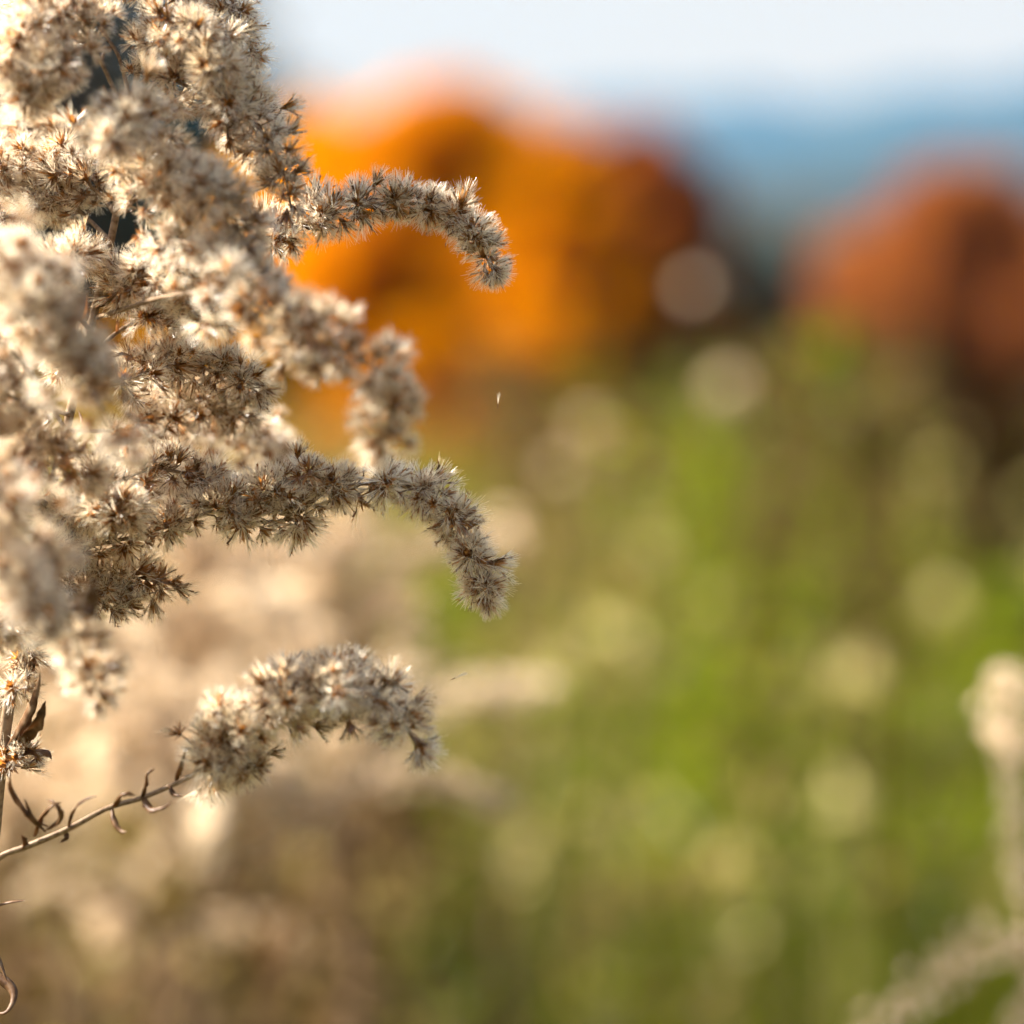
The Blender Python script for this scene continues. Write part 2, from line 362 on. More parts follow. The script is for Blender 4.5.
# ------------------------------------------------------------------ goldenrods out of focus behind
def far_plume_mesh(L, arch, nh, width):
    mb = MB()
    pts = [Vector((0, 0, 0)), Vector((L * .35, 0, L * .25 * arch)), Vector((L * .7, 0, L * .28 * arch)), Vector((L, 0, L * (-.02)))]
    c = spline(pts, 24); T = tangents(c); tube(mb, c, .8 * MM, .4 * MM, 5, 1)
    for k in range(nh):
        u = .15 + .85 * k / nh; f = u * 24; i = min(int(f), 23); p = c[i].lerp(c[i + 1], f - i)
        a, b = frame(T[i]); th = k * 2.4; rad = a * math.cos(th) + b * math.sin(th)
        q = p + rad * rnd(1, width) * MM * (1.2 - .5 * u); d = (rad + T[i] * .4).normalized()
        for j in range(36):
            dd = cone_dir(d, 1.2 * math.sqrt(random.random())); ribbon(mb, q, dd, rnd(2.8, 4.6) * MM, .85 * MM, .55 * MM, .1, 0, 1)
        for j in range(4):
            dd = cone_dir(d, .9); ribbon(mb, q, dd, 2.2 * MM, .5 * MM, .2 * MM, .1, 2, 1)
    return mb.mesh('far_plume', [PAPPUS_F, STEM_F, LEAF_F])
FP = [far_plume_mesh(rnd(.07, .12), rnd(.6, 1.2), random.choice((48, 56, 62)), rnd(5, 8)) for _ in range(5)]
FLEAF = []
for i in range(3):
    m_ = MB(); leaf(m_, [Vector((0, 0, 0)), Vector((.03, 0, .008)), Vector((.055, .004, -.01)), Vector((.07, 0, -.035))], .012, .5, 8, rnd(-1, 1)); FLEAF.append(m_.mesh('far_leaf', [LEAF_F], True))
def far_goldenrod(px, py, D, label, group=None, nplume=14, plen=.26, lean=0.0, size=1.0, aim=None, leaves=44, name='goldenrod_plant'):
    top = at(px, py, D); H = top.z
    r = link(name, None, None, Vector((top.x - lean * H, top.y, 0)))
    tag(r, label, 'wildflower', group)
    pts = [Vector((0, 0, -.02)), Vector((lean * H * .3 + rnd(-.01, .01), rnd(-.01, .01), H * .4)), Vector((lean * H * .7, 0, H * .75)), Vector((lean * H, 0, H))]
    c = spline(pts, 40); mb = MB(); tube(mb, c, .0026, .0008, 6); mb.build('stem', STEM_F, r, True)
    for k in range(nplume):
        u = (k + .5) / nplume; z = H - plen * (1 - u) ** 1.1; i = min(39, max(0, int(z / H * 40)))
        o = link('plume', random.choice(FP), r); s = size * (1.15 - .55 * u) * rnd(.85, 1.15)
        az = k * 2.4 + rnd(-.4, .4) if aim is None else aim + rnd(-.9, .9)
        o.matrix_local = Matrix.Translation(c[i]) @ Matrix.Rotation(az, 4, 'Z') @ Matrix.Rotation(-rnd(.1, .7) - .5 * u, 4, 'Y') @ Matrix.Rotation(rnd(-.3, .3), 4, 'X') @ Matrix.Diagonal((s, s, s, 1))
    for k in range(leaves):
        z = (H - plen) * (.25 + .75 * (k + rnd(0, 1)) / leaves); i = max(1, min(39, int(z / H * 40)))
        o = link('leaf', random.choice(FLEAF), r); s = rnd(.6, 1.2)
        o.matrix_local = Matrix.Translation(c[i]) @ Matrix.Rotation(rnd(0, 6.28), 4, 'Z') @ Matrix.Rotation(rnd(-.3, .5), 4, 'Y') @ Matrix.Diagonal((s, s, s, 1))
    return r
G = 'goldenrods blurred behind the near plant'
far_goldenrod(196, 560, 1.22, 'blurred goldenrod just behind the sharp plant, topped level with its third arch', G, 22, .17, size=1.25)
far_goldenrod(330, 545, 1.42, 'blurred goldenrod whose pale top shows between the third arch and the lowest plume', G, 19, .16, size=1.25)
far_goldenrod(60, 620, 1.15, 'blurred goldenrod at the left edge behind the low bare branch', G, 17, .14, size=1.2)
far_goldenrod(205, 770, 1.10, 'shorter blurred goldenrod right under the lowest plume', G, 14, .08, size=1.1)
far_goldenrod(352, 720, 1.30, 'brownish blurred goldenrod hanging below the tip of the lowest plume', G, 8, .08)
far_goldenrod(10, 800, 1.05, 'low blurred goldenrod in the bottom left corner of the meadow', G, 6, .06)
far_goldenrod(120, 880, 1.45, 'low blurred goldenrod below the bare branch with curled leaves', G, 6, .09)
def path_goldenrod(paths, label):
    base = at(*paths[-1][0][-1]); r = link('goldenrod_plant', None, None, Vector((base.x + .02, base.y, 0))); tag(r, label, 'wildflower')
    for path, nh, wd, dark in paths:
        c = spline([at(*p) - r.location for p in path], 30); T = tangents(c); mb = MB(); tube(mb, c, .5 * MM, .9 * MM, 5, 1)
        for k in range(nh):
            f = k / nh * 30; i = min(int(f), 29); p = c[i].lerp(c[i + 1], f - i); a_, b_ = frame(T[i]); th = k * 2.4
            rad = a_ * math.cos(th) + b_ * math.sin(th); q = p + rad * rnd(.2, 1) * wd * MM * (1 + .4 * math.sin(k * .35)) * min(1, .35 + k / 14); d = (rad - T[i] * .3).normalized()
            for j in range(13 if dark else 34):
                dd = cone_dir(d, 1.2 * math.sqrt(random.random())); ribbon(mb, q, dd, rnd(2.8, 4.8) * MM, .45 * MM, .3 * MM, .1, 0, 1)
            for j in range(16 if dark else 3):
                dd = cone_dir(d, .9); ribbon(mb, q, dd, 3 * MM, .7 * MM, .3 * MM, .1, 2, 1)
        mb.build('plume', [PAPPUS_F, STEM_F, LEAF_F], r)
    e = at(*paths[-1][0][-1]) - r.location
    mb = MB(); tube(mb, spline([Vector((0, 0, -.02)), Vector((.004, 0, e.z * .5)), e], 24), .0028, .0012, 6); mb.build('stem', STEM_F, r, True)
path_goldenrod([([(1012, 672, .95), (1006, 700, .95), (1012, 735, .95), (1004, 752, .95)], 52, 10, 0),
                ([(1004, 752, .95), (1016, 800, .95), (1018, 845, .95), (1026, 905, .95)], 34, 5, 1)],
               'blurred goldenrod spike standing alone at the right edge of the picture')
path_goldenrod([([(850, 1050, .98), (905, 1006, .97), (960, 960, .96), (1010, 942, .95), (1060, 960, .95)], 64, 9, 1),
                ([(1000, 1060, .97), (1030, 1000, .96), (1060, 965, .95)], 24, 5, 1)],
               'blurred goldenrod arching in from the bottom right corner')

# ------------------------------------------------------------------ ground, hills
def gh(x, y):
    """ground height"""
    r = math.hypot(x, y)
    h = 0.04 * mnoise.noise(Vector((x * .35, y * .35, 3)))
    if r > 20: h += .35 * mnoise.noise(Vector((x * .03, y * .03, 9))) * min(1, (r - 20) / 40)
    if r > 150:
        f = min(1, (r - 150) / 500); h += f * 16 * (mnoise.noise(Vector((x * .004, y * .004, 1))) + .25)
    return h
def grid_mesh(name, xs, ys, fn, m):
    V = np.array([(x, y, fn(x, y)) for y in ys for x in xs]); nx = len(xs); ny = len(ys)
    F_ = np.array([(j * nx + i, j * nx + i + 1, (j + 1) * nx + i + 1, (j + 1) * nx + i) for j in range(ny - 1) for i in range(nx - 1)])
    me = mesh_np(name, V, F_, [m]); me.polygons.foreach_set('use_smooth', [True] * len(F_)); return me
def terrain_mat(name, stops, scale, bump=0.0):
    m, nt, N, L = mat(name); out = N.new('ShaderNodeOutputMaterial'); tc = N.new('ShaderNodeTexCoord'); n = N.new('ShaderNodeTexNoise')
    n.inputs['Scale'].default_value = scale; n.inputs['Detail'].default_value = 8; L.new(tc.outputs['Object'], n.inputs['Vector'])
    c = ramp(N, L, n.outputs['Fac'], stops); b = N.new('ShaderNodeBsdfPrincipled'); b.inputs['Roughness'].default_value = .9; b.inputs['Specular IOR Level'].default_value = .1
    L.new(c, b.inputs['Base Color']); L.new(b.outputs[0], out.inputs[0]); return m
GRM = terrain_mat('meadow_soil', [(.3, (.035, .026, .012)), (.5, (.07, .07, .022)), (.7, (.14, .11, .045))], 1.3)
ax_ = np.concatenate([-np.geomspace(11000, 8, 34), np.linspace(-7, 7, 29), np.geomspace(8, 11000, 34)])
ay_ = np.concatenate([np.array([-400, -100, -30, -10]), np.linspace(-4, 40, 70), np.geomspace(42, 8600, 60)])
g = link('ground', grid_mesh('ground', ax_, ay_, gh, GRM)); tag(g, 'rough meadow soil under the grass', kind='structure')

HILLM = terrain_mat('wooded_slope', [(.3, (.008, .016, .012)), (.5, (.016, .022, .016)), (.7, (.04, .028, .018))], .012)
def ridge(name, y0, depth, x0, x1, hfun, m, label, nx=160, ny=14):
    xs = np.linspace(x0, x1, nx); ys = np.linspace(y0 - depth, y0 + depth, ny)
    def fn(x, y):
        u = 1 - abs(y - y0) / depth; return hfun(x) * (u * u * (3 - 2 * u)) * (1 + .05 * mnoise.noise(Vector((x * .004, y * .004, 5)))) - 8 * (1 - u)
    o = link(name, grid_mesh(name, xs, ys, fn, m)); tag(o, label, kind='structure'); return o
def px_h(px, py, D): return 1.3 + (350 - py) * K * D
def prof(D, pts):
    X = [(p[0] - 512) * K * D for p in pts]; Y = [px_h(p[0], p[1], D) for p in pts]
    return lambda x: float(np.interp(x, X, Y))
ridge('far_mountain', 7200, 1500, -6500, 6500, prof(7200, [(-1500, 60), (-600, 40), (100, 60), (330, 112), (480, 118), (620, 102), (730, 92), (800, 104), (900, 88), (1024, 72), (1400, 40), (2500, 60)]), HILLM, 'pale blue far mountain ridge under the sky')
ridge('mountain', 4000, 900, -4000, 4000, prof(4000, [(-1500, 80), (-400, 100), (200, 130), (480, 160), (620, 150), (760, 146), (880, 138), (1024, 128), (1500, 100), (2500, 120)]), HILLM, 'darker blue wooded ridge below the far mountain')
ridge('wooded_hill', 620, 180, -900, 900, prof(620, [(-1500, 190), (-200, 195), (400, 215), (700, 200), (790, 196), (880, 205), (1024, 200), (1500, 180), (2500, 190)]), HILLM, 'dark wooded hill behind the autumn trees')

# ------------------------------------------------------------------ trees
def cards(centers, radii, n, size, seed_=0, shell=.5, squash=.8):
    """n leaf-sized quads spread through clumps; returns V,F"""
    g_ = np.random.default_rng(seed_); centers = np.asarray(centers); radii = np.asarray(radii)
    pr = radii ** 2 / (radii ** 2).sum(); k = g_.choice(len(centers), n, p=pr)
    d = g_.normal(size=(n, 3)); d /= np.linalg.norm(d, axis=1)[:, None]
    r = g_.random(n) ** shell; P = centers[k] + d * (r * radii[k])[:, None] * np.array([1, 1, squash])
    a = g_.normal(size=(n, 3)); a /= np.linalg.norm(a, axis=1)[:, None]
    b = np.cross(a, g_.normal(size=(n, 3))); b /= np.linalg.norm(b, axis=1)[:, None]
    s = (size * g_.uniform(.6, 1.4, n))[:, None]
    V = np.stack([P - a * s, P - b * s * .55, P + a * s, P + b * s * .55], 1).reshape(-1, 3)
    F_ = np.arange(4 * n).reshape(n, 4); return V, F_
BARK = terrain_mat('bark', [(.3, (.035, .026, .02)), (.7, (.10, .08, .06))], 14)
def leafmat(name, a, b, c, tcol, trans=.45, boost=1.3, spec=.0):
    return foliage(name, [(0, a), (.5, b), (1, c)], trans, tcol, src='island', tboost=boost, spec=spec, rough=.45)
M_ORANGE = leafmat('orange_leaf', (.37, .128, .0), (.45, .172, .0), (.51, .22, .0), (1, .95, .7), .55, 1.5)
M_GOLD = leafmat('golden_leaf', (.36, .165, .0), (.44, .215, .0), (.50, .26, .0), (1, .95, .7), .55, 1.5)
M_TAN = leafmat('tan_leaf', (0.136, 0.068, 0.017), (0.204, 0.1105, 0.02975), (0.272, 0.153, 0.051), (1, .9, .6))
M_RUST = leafmat('rust_leaf', (.19, .052, .008), (.30, .086, .012), (.38, .13, .02), (1, .85, .6))
M_RED = leafmat('red_leaf', (.17, .050, .014), (.26, .088, .022), (.32, .14, .034), (1, .85, .6))
M_EVER = leafmat('evergreen_needle', (0.012, 0.0256, 0.0176), (0.02, 0.036, 0.0256), (0.032, 0.048, 0.032), (1, 1, .7), .2)
M_BROWN_SHADE = leafmat('shaded_brown_leaf', (.016, .009, .005), (.028, .015, .007), (.052, .028, .012), (1, .8, .5))  # brown leaf darkened so the shrubs' shade sits in the colour
M_OLIVE = leafmat('olive_leaf', (0.028, 0.028, 0.0048), (0.048, 0.0464, 0.0064), (0.08, 0.068, 0.016), (1, .9, .5))
M_GREY = leafmat('grey_twig', (0.04, 0.0336, 0.0288), (0.064, 0.0544, 0.0464), (0.096, 0.08, 0.068), (1, .9, .8), .1)
def tree(name, px, D, top_py, w_px, m, label, n=7000, size=.16, low=.18, group=None, nclump=26, cat='tree'):
    X = (px - 512) * K * D; H = px_h(px, top_py, D); W = w_px * K * D / 2
    z0 = gh(X, D) - .1; r = link(name, None, None, Vector((X, D, z0))); tag(r, label, cat, group)
    mb = MB(); tr = spline([Vector((0, 0, -.2)), Vector((rnd(-.1, .1), 0, H * .35)), Vector((rnd(-.3, .3), rnd(-.2, .2), H * .7)), Vector((0, 0, H * .93))], 14)
    tube(mb, tr, H * .028, H * .006, 9, 0, .05)
    C_, R_ = [], []
    for k in range(nclump):
        u = low + (1 - low) * (k + .5) / nclump; az = k * 2.4 + rnd(-.4, .4)
        env = math.sin(math.pi * min(1, max(.04, (u - low) / (1 - low) * .86 + .16))) ** .6
        rad = W * env * rnd(.3, .95); cr = W * rnd(.18, .40) * (.6 + .5 * env)
        p = Vector((math.cos(az) * rad, math.sin(az) * rad, min(H * u, H - cr * .8)))
        s0 = tr[min(14, int(u * .8 * 14))]
        tube(mb, spline([s0, s0.lerp(p, .5) + Vector((0, 0, .1 * H * rnd(-.3, .6))), p], 6), H * .008, H * .002, 5, 0, .05)
        C_.append(p); R_.append(cr)
    mb.build('trunk', BARK, r, True)
    V, F_ = cards([tuple(c) for c in C_], R_, n, size, int(px) % 1000 + 7, .45)
    link('crown', mesh_np('crown', V, F_, [m]), r); return r
def conifer(name, px, D, top_py, w_px, m, label, n=9000, size=.16, group=None):
    X = (px - 512) * K * D; H = px_h(px, top_py, D); W = w_px * K * D / 2
    r = link(name, None, None, Vector((X, D, gh(X, D) - .1))); tag(r, label, 'tree', group)
    mb = MB(); tube(mb, [Vector((0, 0, H * i / 10)) for i in range(11)], H * .02, H * .003, 8)
    C_, R_ = [], []; lev = 26
    for k in range(lev):
        u = .06 + .92 * k / lev; rr = W * (1 - u) ** .85 + .08
        nb = max(4, int(11 * (1 - u)) + 3)
        for j in range(nb):
            az = j * 6.28 / nb + k * .7; L = rr * rnd(.8, 1.1)
            for q in (.35, .65, .95):
                C_.append((math.cos(az) * L * q, math.sin(az) * L * q, H * u - L * q * .25)); R_.append(max(.12, L * .2))
            e = Vector((math.cos(az) * L, math.sin(az) * L, H * u - L * .25)); tube(mb, [Vector((0, 0, H * u)), Vector((e.x * .5, e.y * .5, H * u - L * .05)), e], H * .004, H * .001, 4)
    mb.build('trunk', BARK, r)
    V, F_ = cards(C_, R_, n, size, int(px) % 997 + 3, .6, .5); link('crown', mesh_np('crown', V, F_, [m]), r); return r
tree('maple_tree', 455, 60, 82, 330, M_ORANGE, 'broad brilliant orange tree in the middle of the treeline', 20000, .22, .08, nclump=70)
tree('maple_tree', 326, 66, 98, 200, M_GOLD, 'smaller golden orange tree at the left of the broad orange one', 9000, .20, .08, nclump=30)
tree('oak_tree', 650, 68, 122, 180, M_RUST, 'rust brown tree leaning against the right side of the orange tree', 14000, .22, .05, nclump=60)
tree('oak_tree', 568, 54, 120, 170, M_ORANGE, 'darker orange tree just left of the rust brown one', 9000, .2, .06, nclump=30)
tree('maple_tree', 960, 72, 160, 270, M_RED, 'dull red tree standing alone at the right of the treeline', 18000, .24, .04, nclump=80)
tree('maple_tree', 1085, 68, 195, 150, M_RED, 'dull red tree cut by the right edge of the picture', 7000, .22, .10)
conifer('spruce_tree', 60, 88, -330, 900, M_EVER, 'tall dark spruce behind the sharp plant at the upper left', 30000, .28)
tree('bare_tree', 20, 46, -160, 330, M_GREY, 'grey brown nearly bare tree at the far left behind the sharp plant', 14000, .12, .1, nclump=40)
tree('maple_tree', 200, 58, 300, 260, M_GOLD, 'low golden orange tree seen only through the gaps of the sharp plant', 7000, .2, .05, nclump=24)
tree('sumac_bush', 450, 42, 318, 260, M_ORANGE, 'low orange bush in front of the broad orange tree', 8000, .13, .03, nclump=26, cat='bush')
tree('sumac_bush', 372, 30, 372, 120, M_ORANGE, 'small orange bush left of the low orange bush', 5000, .08, .02, nclump=20, cat='bush')
tree('sumac_bush', 470, 26, 384, 150, M_RUST, 'small rust coloured bush in front of the low orange bush', 5000, .08, .02, nclump=20, cat='bush')
tree('sumac_bush', 600, 27, 396, 130, M_TAN, 'small tan orange bush right of the small rust coloured bush', 5000, .08, .02, nclump=20, cat='bush')
tree('sumac_bush', 590, 44, 352, 170, M_RUST, 'low rust brown bush right of the low orange bush', 6000, .13, .03, nclump=24, cat='bush')
tree('oak_tree', 885, 84, 214, 130, M_RUST, 'low rust tree left of the dull red one', 6000, .22, .05)
tree('cedar_tree', 762, 95, 232, 90, M_EVER, 'small dark evergreen in the dip between the rust and red trees', 5000, .22, .05)
tree('oak_tree', 838, 110, 262, 120, M_GREY, 'low grey brown tree beside the small dark evergreen', 5000, .24, .05)
tree('oak_tree', 690, 80, 235, 100, M_BROWN_SHADE, 'low brown tree right of the rust brown one', 5000, .22, .05)
# brushy thicket under the trees, its shade deepened through the brown leaf colour
for i, (px, D, ty, w, mm, lab) in enumerate([
    (925, 10, 415, 90, M_BROWN_SHADE, 'dark brown shrub touching the left side of the darkest one'),
    (800, 14, 400, 90, M_OLIVE, 'dull olive shrub left of the small dark green one'),
    (862, 12, 398, 84, M_OLIVE, 'small dark green shrub standing nearest in the meadow'),
    (742, 13, 405, 70, M_BROWN_SHADE, 'narrow brown shrub standing between the two bright seed heads and the green weed'),
    (985, 7.5, 425, 130, M_BROWN_SHADE, 'nearest dark brown shrub in front of the darkest one'),
    (1000, 9, 392, 150, M_BROWN_SHADE, 'darkest brown shrub low at the right edge'),
    (1010, 18, 385, 190, M_BROWN_SHADE, 'dark brown shrub at the right edge in front of the red tree'),
    (910, 32, 352, 190, M_BROWN_SHADE, 'brown shrub under the left side of the dull red tree'),
    (800, 36, 335, 160, M_BROWN_SHADE, 'brown shrub below the small dark evergreen'),
    (640, 34, 350, 220, M_BROWN_SHADE, 'wide brown shrub below the rust brown tree'),
    (880, 17, 410, 110, M_OLIVE, 'olive green shrub left of the darkest shrub'),
    (500, 40, 385, 230, M_BROWN_SHADE, 'low tan brown shrub below the broad orange tree'),
    (350, 38, 380, 200, M_OLIVE, 'low olive shrub below the golden orange tree'),
    (1140, 17, 350, 160, M_BROWN_SHADE, 'dark brown shrub just beyond the right edge')]):
    tree('shrub', px, D, ty, w, mm, lab, 8000, .09 if D > 15 else .045, .05, 'shrubs at the far side of the meadow', 24, 'shrub')
# far woods on the hill
def woods():
    C_, R_ = [], []
    for i in range(2600):
        y = rnd(230, 560); x = rnd(-.36, .36) * y * 1.3; C_.append((x, y, gh(x, y) + 3)); R_.append(rnd(2.5, 4.5))
    V, F_ = cards(C_, R_, 90000, 1.3, 5, .5, 1.2); mi = np.repeat(rng.choice(3, 2600, p=(.45, .25, .3)), 1)
    ids = rng.choice(3, len(F_), p=(.4, .3, .3))
    o = link('far_woods', mesh_np('far_woods', V, F_, [M_GREY, M_EVER, M_BROWN_SHADE], ids)); tag(o, 'dark far-off woods filling the low ground before the hills', 'woods', kind='stuff')
woods()

# ------------------------------------------------------------------ meadow grass and undergrowth
def grass_mat(name, greens, tans, lo, hi):
    """green near, tan in patches: colour by blade and by patch"""
    m, nt, N, L = mat(name); out = N.new('ShaderNodeOutputMaterial'); tc = N.new('ShaderNodeTexCoord')
    n = N.new('ShaderNodeTexNoise'); n.inputs['Scale'].default_value = .9; n.inputs['Detail'].default_value = 2; L.new(tc.outputs['Object'], n.inputs['Vector'])
    gi = N.new('ShaderNodeNewGeometry'); mp = N.new('ShaderNodeMix'); mp.inputs[0].default_value = .35
    L.new(n.outputs['Fac'], mp.inputs[2]); L.new(gi.outputs['Random Per Island'], mp.inputs[3])
    sx = N.new('ShaderNodeSeparateXYZ'); L.new(tc.outputs['Object'], sx.inputs[0])
    mr = N.new('ShaderNodeMapRange'); mr.inputs[1].default_value = 9; mr.inputs[2].default_value = 22; mr.inputs[3].default_value = -.05; mr.inputs[4].default_value = .42
    L.new(sx.outputs['Y'], mr.inputs[0]); ad = N.new('ShaderNodeMath'); ad.operation = 'ADD'; L.new(mp.outputs[0], ad.inputs[0]); L.new(mr.outputs[0], ad.inputs[1])
    c = ramp(N, L, ad.outputs[0], greens + tans)
    d = N.new('ShaderNodeBsdfDiffuse'); t = N.new('ShaderNodeBsdfTranslucent'); ms = N.new('ShaderNodeMixShader'); ms.inputs[0].default_value = .5
    mul = N.new('ShaderNodeMix'); mul.data_type = 'RGBA'; mul.blend_type = 'MULTIPLY'; mul.inputs[0].default_value = 1; mul.inputs[7].default_value = (1.5, 1.45, .6, 1)
    L.new(c, mul.inputs[6]); L.new(c, d.inputs[0]); L.new(mul.outputs[2], t.inputs[0]); L.new(d.outputs[0], ms.inputs[1]); L.new(t.outputs[0], ms.inputs[2])
    gl = N.new('ShaderNodeBsdfGlossy'); gl.inputs['Roughness'].default_value = .35; m2 = N.new('ShaderNodeMixShader'); m2.inputs[0].default_value = .02
    L.new(ms.outputs[0], m2.inputs[1]); L.new(gl.outputs[0], m2.inputs[2]); L.new(m2.outputs[0], out.inputs[0]); return m
M_GRASS = grass_mat('grass_blade', [(.28, (.026, .038, .0005)), (.46, (.115, .128, .001))], [(.62, (.16, .130, .008)), (.8, (.14, .085, .022))], 0, 1)
def blades(n, y0, y1, hmin, hmax, wid, pw=1.0):
    g_ = np.random.default_rng(4); y = y0 + (y1 - y0) * g_.random(n) ** pw; x = (g_.random(n) - .5) * 2 * (.30 * y + 1.2)
    z = np.array([gh(a, b) for a, b in zip(x, y)]) - .02
    h = g_.uniform(hmin, hmax, n); az = g_.random(n) * 6.283; w = wid * g_.uniform(.6, 1.4, n) * (1 + y / 12); lean = g_.normal(size=(n, 2)) * .28
    B = np.stack([x, y, z], 1); s = np.stack([np.cos(az), np.sin(az), 0 * az], 1) * w[:, None] / 2
    V = []
    for u, ww in ((0, 1), (.4, .95), (.75, .6), (1, .12)):
        c = B + np.stack([lean[:, 0] * h * u * u, lean[:, 1] * h * u * u, h * u * (1 - .12 * u)], 1); V += [c - s * ww, c + s * ww]
    V = np.stack(V, 1).reshape(-1, 3); b = np.arange(n)[:, None] * 8
    F_ = np.concatenate([b + np.array([0, 1, 3, 2]), b + np.array([2, 3, 5, 4]), b + np.array([4, 5, 7, 6])], 0); return V, F_
V, F_ = blades(70000, 1.6, 60, .25, .6, .006, 1.6)
tag(link('meadow_grass', mesh_np('meadow_grass', V, F_, [M_GRASS])), 'yellow green meadow grass, out of focus', 'grass', kind='stuff')

M_WGREEN = leafmat('weed_green', (0.032, 0.052, 0.0008), (0.085, 0.115, 0.0012), (0.16, 0.175, 0.003), (1.2, 1.2, .4), .5, 1.4, .008)
M_WTAN = leafmat('weed_tan', (0.13, 0.088, 0.025), (0.20, 0.15, 0.05), (0.31, 0.25, 0.10), (1, .9, .7), .45, 1.3, .006)
M_SPOT = leafmat('pale_glint_spot', (.34, .29, .12), (.46, .40, .18), (.58, .52, .28), (1, .95, .7), .5, 1.3, .0)  # pale colour stands in for sunlit glints blurred into discs
M_VIVID = leafmat('vivid_weed_leaf', (0.072, 0.108, 0.00072), (0.1152, 0.1512, 0.00072), (0.1584, 0.1872, 0.00288), (1.2, 1.2, .4), .5, 1.4, .02)
M_WBROWN = leafmat('weed_brown', (0.03, 0.018, 0.009), (0.06, 0.036, 0.0165), (0.0975, 0.06, 0.03), (1, .8, .6), .35, 1.2, .0)
def undergrowth():
    """leafy stems too many and too blurred to count: one object"""
    mb = MB(); Vs, Fs, Ms = [], [], []; off = 0; g_ = np.random.default_rng(9)
    n = 2600
    for i in range(n):
        y = 2.6 + 26 * g_.random() ** 1.9; x = (g_.random() - .5) * 2 * (.28 * y + .8); z = gh(x, y)
        if y < 3.6 and x > -.3: continue
        if i % 5 == 0: y = 2.0 + 3.5 * g_.random(); x = (g_.uniform(-40, 410) - 512) * K * y; z = gh(x, y)
        far = (y - 8) / 20; r_ = g_.random(); k = 0 if r_ < .62 - far * .5 else (1 if r_ < .82 else 2)
        brown = 512 + x / (K * y) < 340 + 120 * g_.random() and y < 7
        if brown: k = 2 if g_.random() < .7 else 1
        h = (g_.uniform(.35, .85) if k == 0 else g_.uniform(.5, 1.05)) * (1.15 if g_.random() < .12 else 1) * (1 if y < 12 else .75)
        m_ = 46; t_ = g_.random(m_); P = np.stack([x + g_.normal(size=m_) * .05, y + g_.normal(size=m_) * .05, z + h * (.25 + .75 * t_)], 1)
        a = g_.normal(size=(m_, 3)); a /= np.linalg.norm(a, axis=1)[:, None]; b = np.cross(a, g_.normal(size=(m_, 3))); b /= np.linalg.norm(b, axis=1)[:, None]
        s = (g_.uniform(.016, .042, m_) * (1 if k == 0 else .6))[:, None]
        V = np.stack([P - a * s, P - b * s * .35, P + a * s, P + b * s * .35], 1).reshape(-1, 3)
        st = np.array([(x - .003, y, z), (x + .003, y, z), (x + .002, y, z + h), (x - .002, y, z + h)])
        V = np.concatenate([V, st]); F_ = np.arange(len(V)).reshape(-1, 4) + off; off += len(V); Vs.append(V); Fs.append(F_); Ms.append(np.full(len(F_), k))
    for i in range(120):       # the tallest stems, up to eye level
        y = g_.uniform(3.2, 9); x = (g_.uniform(480, 930) - 512) * K * y; z = gh(x, y); h = g_.uniform(1.0, 1.36); k = g_.choice(3, p=(.12, .13, .75) if x > 225 * K * y else (.5, .12, .38) if x > 60 * K * y else (.15, .25, .6)); m_ = 60
        t_ = g_.random(m_) ** .8; sd = .03 + .03 * g_.random(); P = np.stack([x + g_.normal(size=m_) * sd, y + g_.normal(size=m_) * sd, z + h * (.3 + .7 * t_)], 1)
        a = g_.normal(size=(m_, 3)); a /= np.linalg.norm(a, axis=1)[:, None]; b = np.cross(a, g_.normal(size=(m_, 3))); b /= np.linalg.norm(b, axis=1)[:, None]
        s = g_.uniform(.012, .034, m_)[:, None]; V = np.stack([P - a * s, P - b * s * .35, P + a * s, P + b * s * .35], 1).reshape(-1, 3)
        V = np.concatenate([V, np.array([(x - .003, y, z), (x + .003, y, z), (x + .002, y, z + h), (x - .002, y, z + h)])])
        Vs.append(V); Fs.append(np.arange(len(V)).reshape(-1, 4) + off); off += len(V); Ms.append(np.full(len(V) // 4, k))
    for i in range(1900):       # loose seed and leaf clusters, some coloured pale as blurred sunlit glints
        y = 2.4 + 9 * g_.random() ** 1.4; x = (g_.random() - .5) * 2 * (.28 * y + .5)
        if y < 3.4 and x > -.2 and g_.random() < .7: continue
        z = gh(x, y) + g_.uniform(.2, .95) * (1 if x > 0 else .8); k = 3 if g_.random() < .33 else 1 if g_.random() < .4 or x < -.04 * y else 0; m_ = 16
        P = np.array([[x, y, z]]) + g_.normal(size=(m_, 3)) * .011
        a = g_.normal(size=(m_, 3)); a /= np.linalg.norm(a, axis=1)[:, None]; b = np.cross(a, g_.normal(size=(m_, 3))); b /= np.linalg.norm(b, axis=1)[:, None]
        s = g_.uniform(.009, .024, m_)[:, None]
        V = np.stack([P - a * s, P - b * s * .5, P + a * s, P + b * s * .5], 1).reshape(-1, 3)
        V = np.concatenate([V, np.array([(x - .0015, y, gh(x, y)), (x + .0015, y, gh(x, y)), (x + .001, y, z), (x - .001, y, z)])])
        Vs.append(V); F_ = np.arange(len(V)).reshape(-1, 4) + off; off += len(V); Fs.append(F_); Ms.append(np.full(len(F_), k))
    o = link('undergrowth', mesh_np('undergrowth', np.concatenate(Vs), np.concatenate(Fs), [M_WGREEN, M_WTAN, M_WBROWN, M_SPOT], np.concatenate(Ms)))
    tag(o, 'tangle of green and tan weeds filling the meadow', 'weeds', kind='stuff')
undergrowth()

